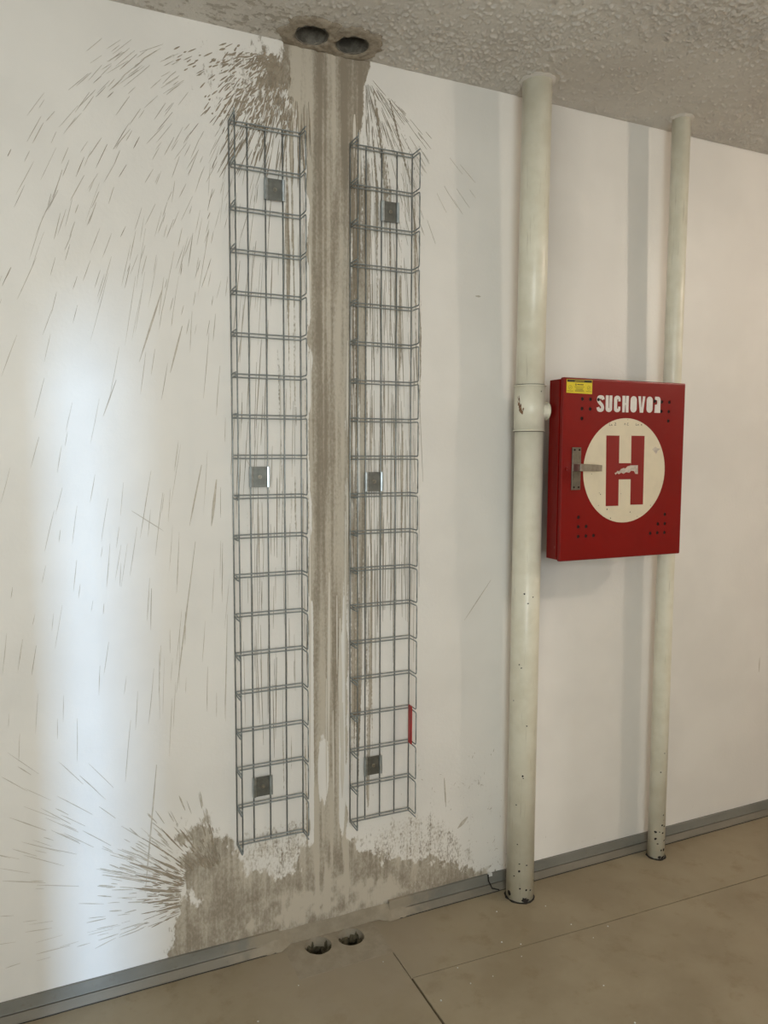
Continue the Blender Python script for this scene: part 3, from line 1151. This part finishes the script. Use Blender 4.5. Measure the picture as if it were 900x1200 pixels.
def stroke2d(m, pts, wd, y0, y1, closed=False):
    """flat pen stroke of (x, z) points with round ends"""
    for i in range(len(pts) - 1):
        a, b = Vector(pts[i]), Vector(pts[i + 1])
        d = (b - a)
        if d.length < 1e-6:
            continue
        d.normalize()
        n_ = Vector((-d.y, d.x)) * wd / 2
        m.prism_y([tuple(a + n_), tuple(b + n_), tuple(b - n_), tuple(a - n_)], y0, y1)
    for p in pts:
        m.prism_y(circle(p[0], p[1], wd / 2, 12), y0 + .00002, y1)


# pencilled note on the disc
m = MB()
for pts in ([(1.4755, 1.5700), (1.4745, 1.5620), (1.4800, 1.5625)], [(1.4820, 1.5625), (1.4840, 1.5665), (1.4865, 1.5625)], [(1.4825, 1.5640), (1.4862, 1.5640)],
            [(1.4950, 1.5700), (1.5000, 1.5715), (1.5010, 1.5690), (1.4950, 1.5635), (1.5025, 1.5640)],
            [(1.5345, 1.5680), (1.5405, 1.5680)], [(1.5375, 1.5710), (1.5375, 1.5650)], [(1.5520, 1.5715), (1.5475, 1.5710), (1.5470, 1.5650), (1.5520, 1.5645)],
            [(1.5835, 1.5705), (1.5830, 1.5645), (1.5880, 1.5650)], [(1.5905, 1.5650), (1.5925, 1.5690), (1.5950, 1.5650)], [(1.5910, 1.5665), (1.5945, 1.5665)],
            [(1.6060, 1.5690), (1.6035, 1.5665), (1.6085, 1.5662)], [(1.6072, 1.5685), (1.6072, 1.5640)], [(1.5475, 1.5820), (1.5500, 1.5820)]):
    stroke2d(m, pts, .0012, F1 - .0002, F1)
m.build('pencil_note', MT['pencil'], disc)['kind'] = 'stuff'
m = MB()
for x, z, s in ((1.447, 1.345, .003), (1.442, 1.350, .002), (1.475, 1.297, .004), (1.490, 1.268, .003), (1.570, 1.285, .003), (1.655, 1.305, .0025), (1.41, 1.41, .002), (1.53, 1.345, .002), (1.44, 1.31, .002), (1.60, 1.27, .002)):
    m.prism_y(circle(x, z, s * .6, 8, .3, x * 9), F1 - .0002, F1)
m.build('dirt_specks', MT['pencil'], disc)['kind'] = 'stuff'

# stencilled SUCHOVOD: solid stencil shapes in a cell 1 wide by 1 high
def arc(cx, cz, rx, rz, d0, d1, n=8):
    return [(cx + rx * math.cos(D(d0 + (d1 - d0) * i / n)), cz + rz * math.sin(D(d0 + (d1 - d0) * i / n))) for i in range(n + 1)]


def letter(ch):
    if ch == 'U':
        return [[(.04, 1), (.04, .2)] + arc(.5, .2, .46, .2, 180, 360) + [(.96, .2), (.96, 1), (.58, 1), (.56, .24), (.47, .24), (.44, 1)]]
    if ch == 'C':
        return [arc(.5, .8, .46, .2, 10, 180) + arc(.5, .2, .46, .2, 180, 350) + [(.96, .34), (.62, .34)] + arc(.57, .26, .09, .06, 0, -180, 4) + arc(.57, .74, .09, .06, 180, 0, 4) + [(.62, .66), (.96, .66)]]
    if ch == 'H':
        return [[(.06, 0), (.04, 1), (.44, 1), (.47, .56), (.54, .56), (.56, 1), (.96, 1), (.96, 0), (.58, 0), (.55, .46), (.46, .46), (.42, 0)]]
    if ch == 'O':
        return [arc(.5, .76, .46, .24, 0, 180) + arc(.5, .24, .46, .24, 180, 360)]
    if ch == 'V':
        return [[(-.02, 1), (.26, 0), (.74, 0), (1.02, 1), (.66, 1), (.52, .34), (.46, .34), (.36, 1)]]
    if ch == 'D':
        return [[(.06, 0), (.94, 0)] + arc(.56, .80, .38, .20, 0, 90) + [(.10, 1), (.10, .82), (.44, .78), (.46, .62), (.40, .52), (.12, .50)]]
    return []


cell = (1.6880 - 1.4210) / 8
for i, ch in enumerate('SUCHOVOD'):
    m = MB()
    fit = lambda px, pz: (1.4210 + cell * i + cell * (.08 + .84 * px), 1.6040 + .0030 * i / 8 + .0520 * pz)
    if ch == 'S':
        ol = []
        cl_ = [(.86, .74), (.80, .87), (.5, .90), (.22, .86), (.18, .70), (.32, .58), (.66, .44), (.82, .31), (.78, .14), (.5, .10), (.22, .13), (.15, .28)]
        cl_ = [Vector((p.x, p.y)) for p in rounded([(a_, b_, 0) for a_, b_ in cl_], .12, 3)]
        hw_ = .0056
        P_ = [Vector(fit(p.x, p.y)) for p in cl_]
        lft, rgt = [], []
        for k, p in enumerate(P_):
            d_ = (P_[min(k + 1, len(P_) - 1)] - P_[max(k - 1, 0)]).normalized()
            nn_ = Vector((-d_.y, d_.x)) * hw_
            lft.append(tuple(p + nn_))
            rgt.append(tuple(p - nn_))
        for k in range(len(P_) - 1):
            m.prism_y([lft[k], lft[k + 1], rgt[k + 1], rgt[k]], F1, BF + .0006)
    for poly in letter(ch):
        m.prism_y([fit(*p) for p in poly], F1, BF + .0006)
    m.build('letter_' + ch.lower(), MT['stencil'], door)
# black dots over the letters, painted shade of the vents beneath
for x, z in ((1.4290, 1.6420), (1.6595, 1.6440)):
    o = MB().prism_y(circle(x, z, .0052, 14), F1 - .0006, F1 + .0002).build('vent_hole_shade', MT['black'], door)

# yellow inspection sticker
st_ = MB().prism_y([(1.3055, 1.7005), (1.4035, 1.7010), (1.4035, 1.6580), (1.3055, 1.6595)], F1, BF + .0006).build('inspection_sticker', MT['yellow'], door)
st_['label'] = 'yellow inspection sticker with black header'
m = MB()
m.prism_y([(1.3075, 1.6995), (1.4015, 1.6998), (1.4015, 1.6925), (1.3075, 1.6925)], F1 - .0003, F1)
stroke2d(m, [(1.338, 1.6855), (1.3400, 1.6878), (1.3425, 1.6868), (1.3425, 1.6838), (1.3400, 1.6828), (1.338, 1.6855)], .0014, F1 - .0003, F1)
for xa, xb in ((1.346, 1.350), (1.351, 1.3545), (1.3555, 1.359), (1.360, 1.3635), (1.3645, 1.369)):
    m.prism_y([(xa, 1.6870), (xb, 1.6870), (xb, 1.6838), (xa, 1.6838)], F1 - .0003, F1)
m.build('sticker_print', MT['ink'], st_)
m = MB()
for xa, xb, z in ((1.336, 1.372, 1.6785), (1.340, 1.368, 1.6740), (1.342, 1.366, 1.6710), (1.338, 1.370, 1.6680), (1.308, 1.330, 1.6650), (1.338, 1.372, 1.6650), (1.380, 1.401, 1.6655)):
    stroke2d(m, [(xa, z), (xb, z)], .0016, F1 - .0003, F1)
for cx0 in (1.3195, 1.3905):
    stroke2d(m, circle(cx0, 1.6760, .0062, 14) + [circle(cx0, 1.6760, .0062, 14)[0]], .0010, F1 - .0003, F1)
    stroke2d(m, [(cx0 - .002, 1.6745), (cx0 + .002, 1.6775)], .0018, F1 - .0003, F1)
m.build('sticker_print', MT['olive'], st_)
m = MB()
stroke2d(m, [(1.336, 1.6960), (1.372, 1.6962)], .0012, F1 - .0006, F1 - .0003)
m.build('sticker_print', MT['yellow'], st_)
# handle
hd = MB().box(1.3305, 1.3640, BF - .0050, BF, 1.3610, 1.4930).build('handle_plate', MT['steeld'], door)
bevel(hd, .0008, 1)
hd['label'] = 'steel handle plate'
for x in (1.3385, 1.3565):
    for z in (1.3695, 1.4850):
        MB().tube([(x, BF - .0062, z), (x, BF - .0045, z)], .0032, 10).build('screw', MT['black'], hd)
MB().box(1.3335, 1.3560, BF - .034, BF - .004, 1.4200, 1.4420).build('lever_stub', MT['steel'], hd)
lv = MB()
lv.prism_y([(1.3335, 1.4425), (1.3560, 1.4420), (1.4160, 1.4385), (1.4160, 1.4190), (1.3560, 1.4200), (1.3335, 1.4200)], BF - .042, BF - .034)
lo_ = lv.build('lever', MT['steel'], hd)
bevel(lo_, .0008, 1)
MB().tube([(1.3120, BF - .004, 1.4265), (1.3120, BF, 1.4265)], [.004, .006], 12).build('rivet', MT['red'], door)

# ------------------------------------------------------------------ crumbs on the floor
m = MB()
for _ in range(26):
    x, y = U(.2, 1.5), -U(.06, .75)
    if any(math.hypot(x - a, y - b) < .06 for a, b in FH):
        continue
    bmr = bmesh.new()
    s = U(.0012, .0030)
    bmesh.ops.create_icosphere(bmr, subdivisions=1, radius=s)
    for v in bmr.verts:
        v.co = Vector((v.co.x * U(.8, 1.4) + x, v.co.y * U(.8, 1.4) + y, v.co.z * .7 + s * .5))
    bmr.verts.index_update()
    m.add([tuple(v.co) for v in bmr.verts], [tuple(v.index for v in f.verts) for f in bmr.faces])
    bmr.free()
cr = m.build('plaster_crumbs', MT['frame'])
cr['kind'] = 'stuff'
cr['label'] = 'tiny white plaster crumbs scattered on the floor'
cr['category'] = 'debris'

# ------------------------------------------------------------------ ceiling lamp to the right of the picture
lamp = empty('ceiling_lamp', LAMP, 'round white globe ceiling lamp to the right of the red cabinet', 'lamp')
t = NT('lamp_glow')
t.b.inputs['Base Color'].default_value = (.9, .88, .82, 1)
t.b.inputs['Emission Color'].default_value = (1.0, .84, .69, 1)
t.b.inputs['Emission Strength'].default_value = LAMP_STRENGTH
bmr = bmesh.new()
bmesh.ops.create_uvsphere(bmr, u_segments=20, v_segments=12, radius=.072)
g = bm_obj(bmr, 'globe', t.m, lamp)
for po in g.data.polygons:
    po.use_smooth = True
MB().tube([(0, 0, .066), (0, 0, H - LAMP.z - .0005)], [.045, .055], 24).build('lamp_base', MT['frame'], lamp, smooth=False)
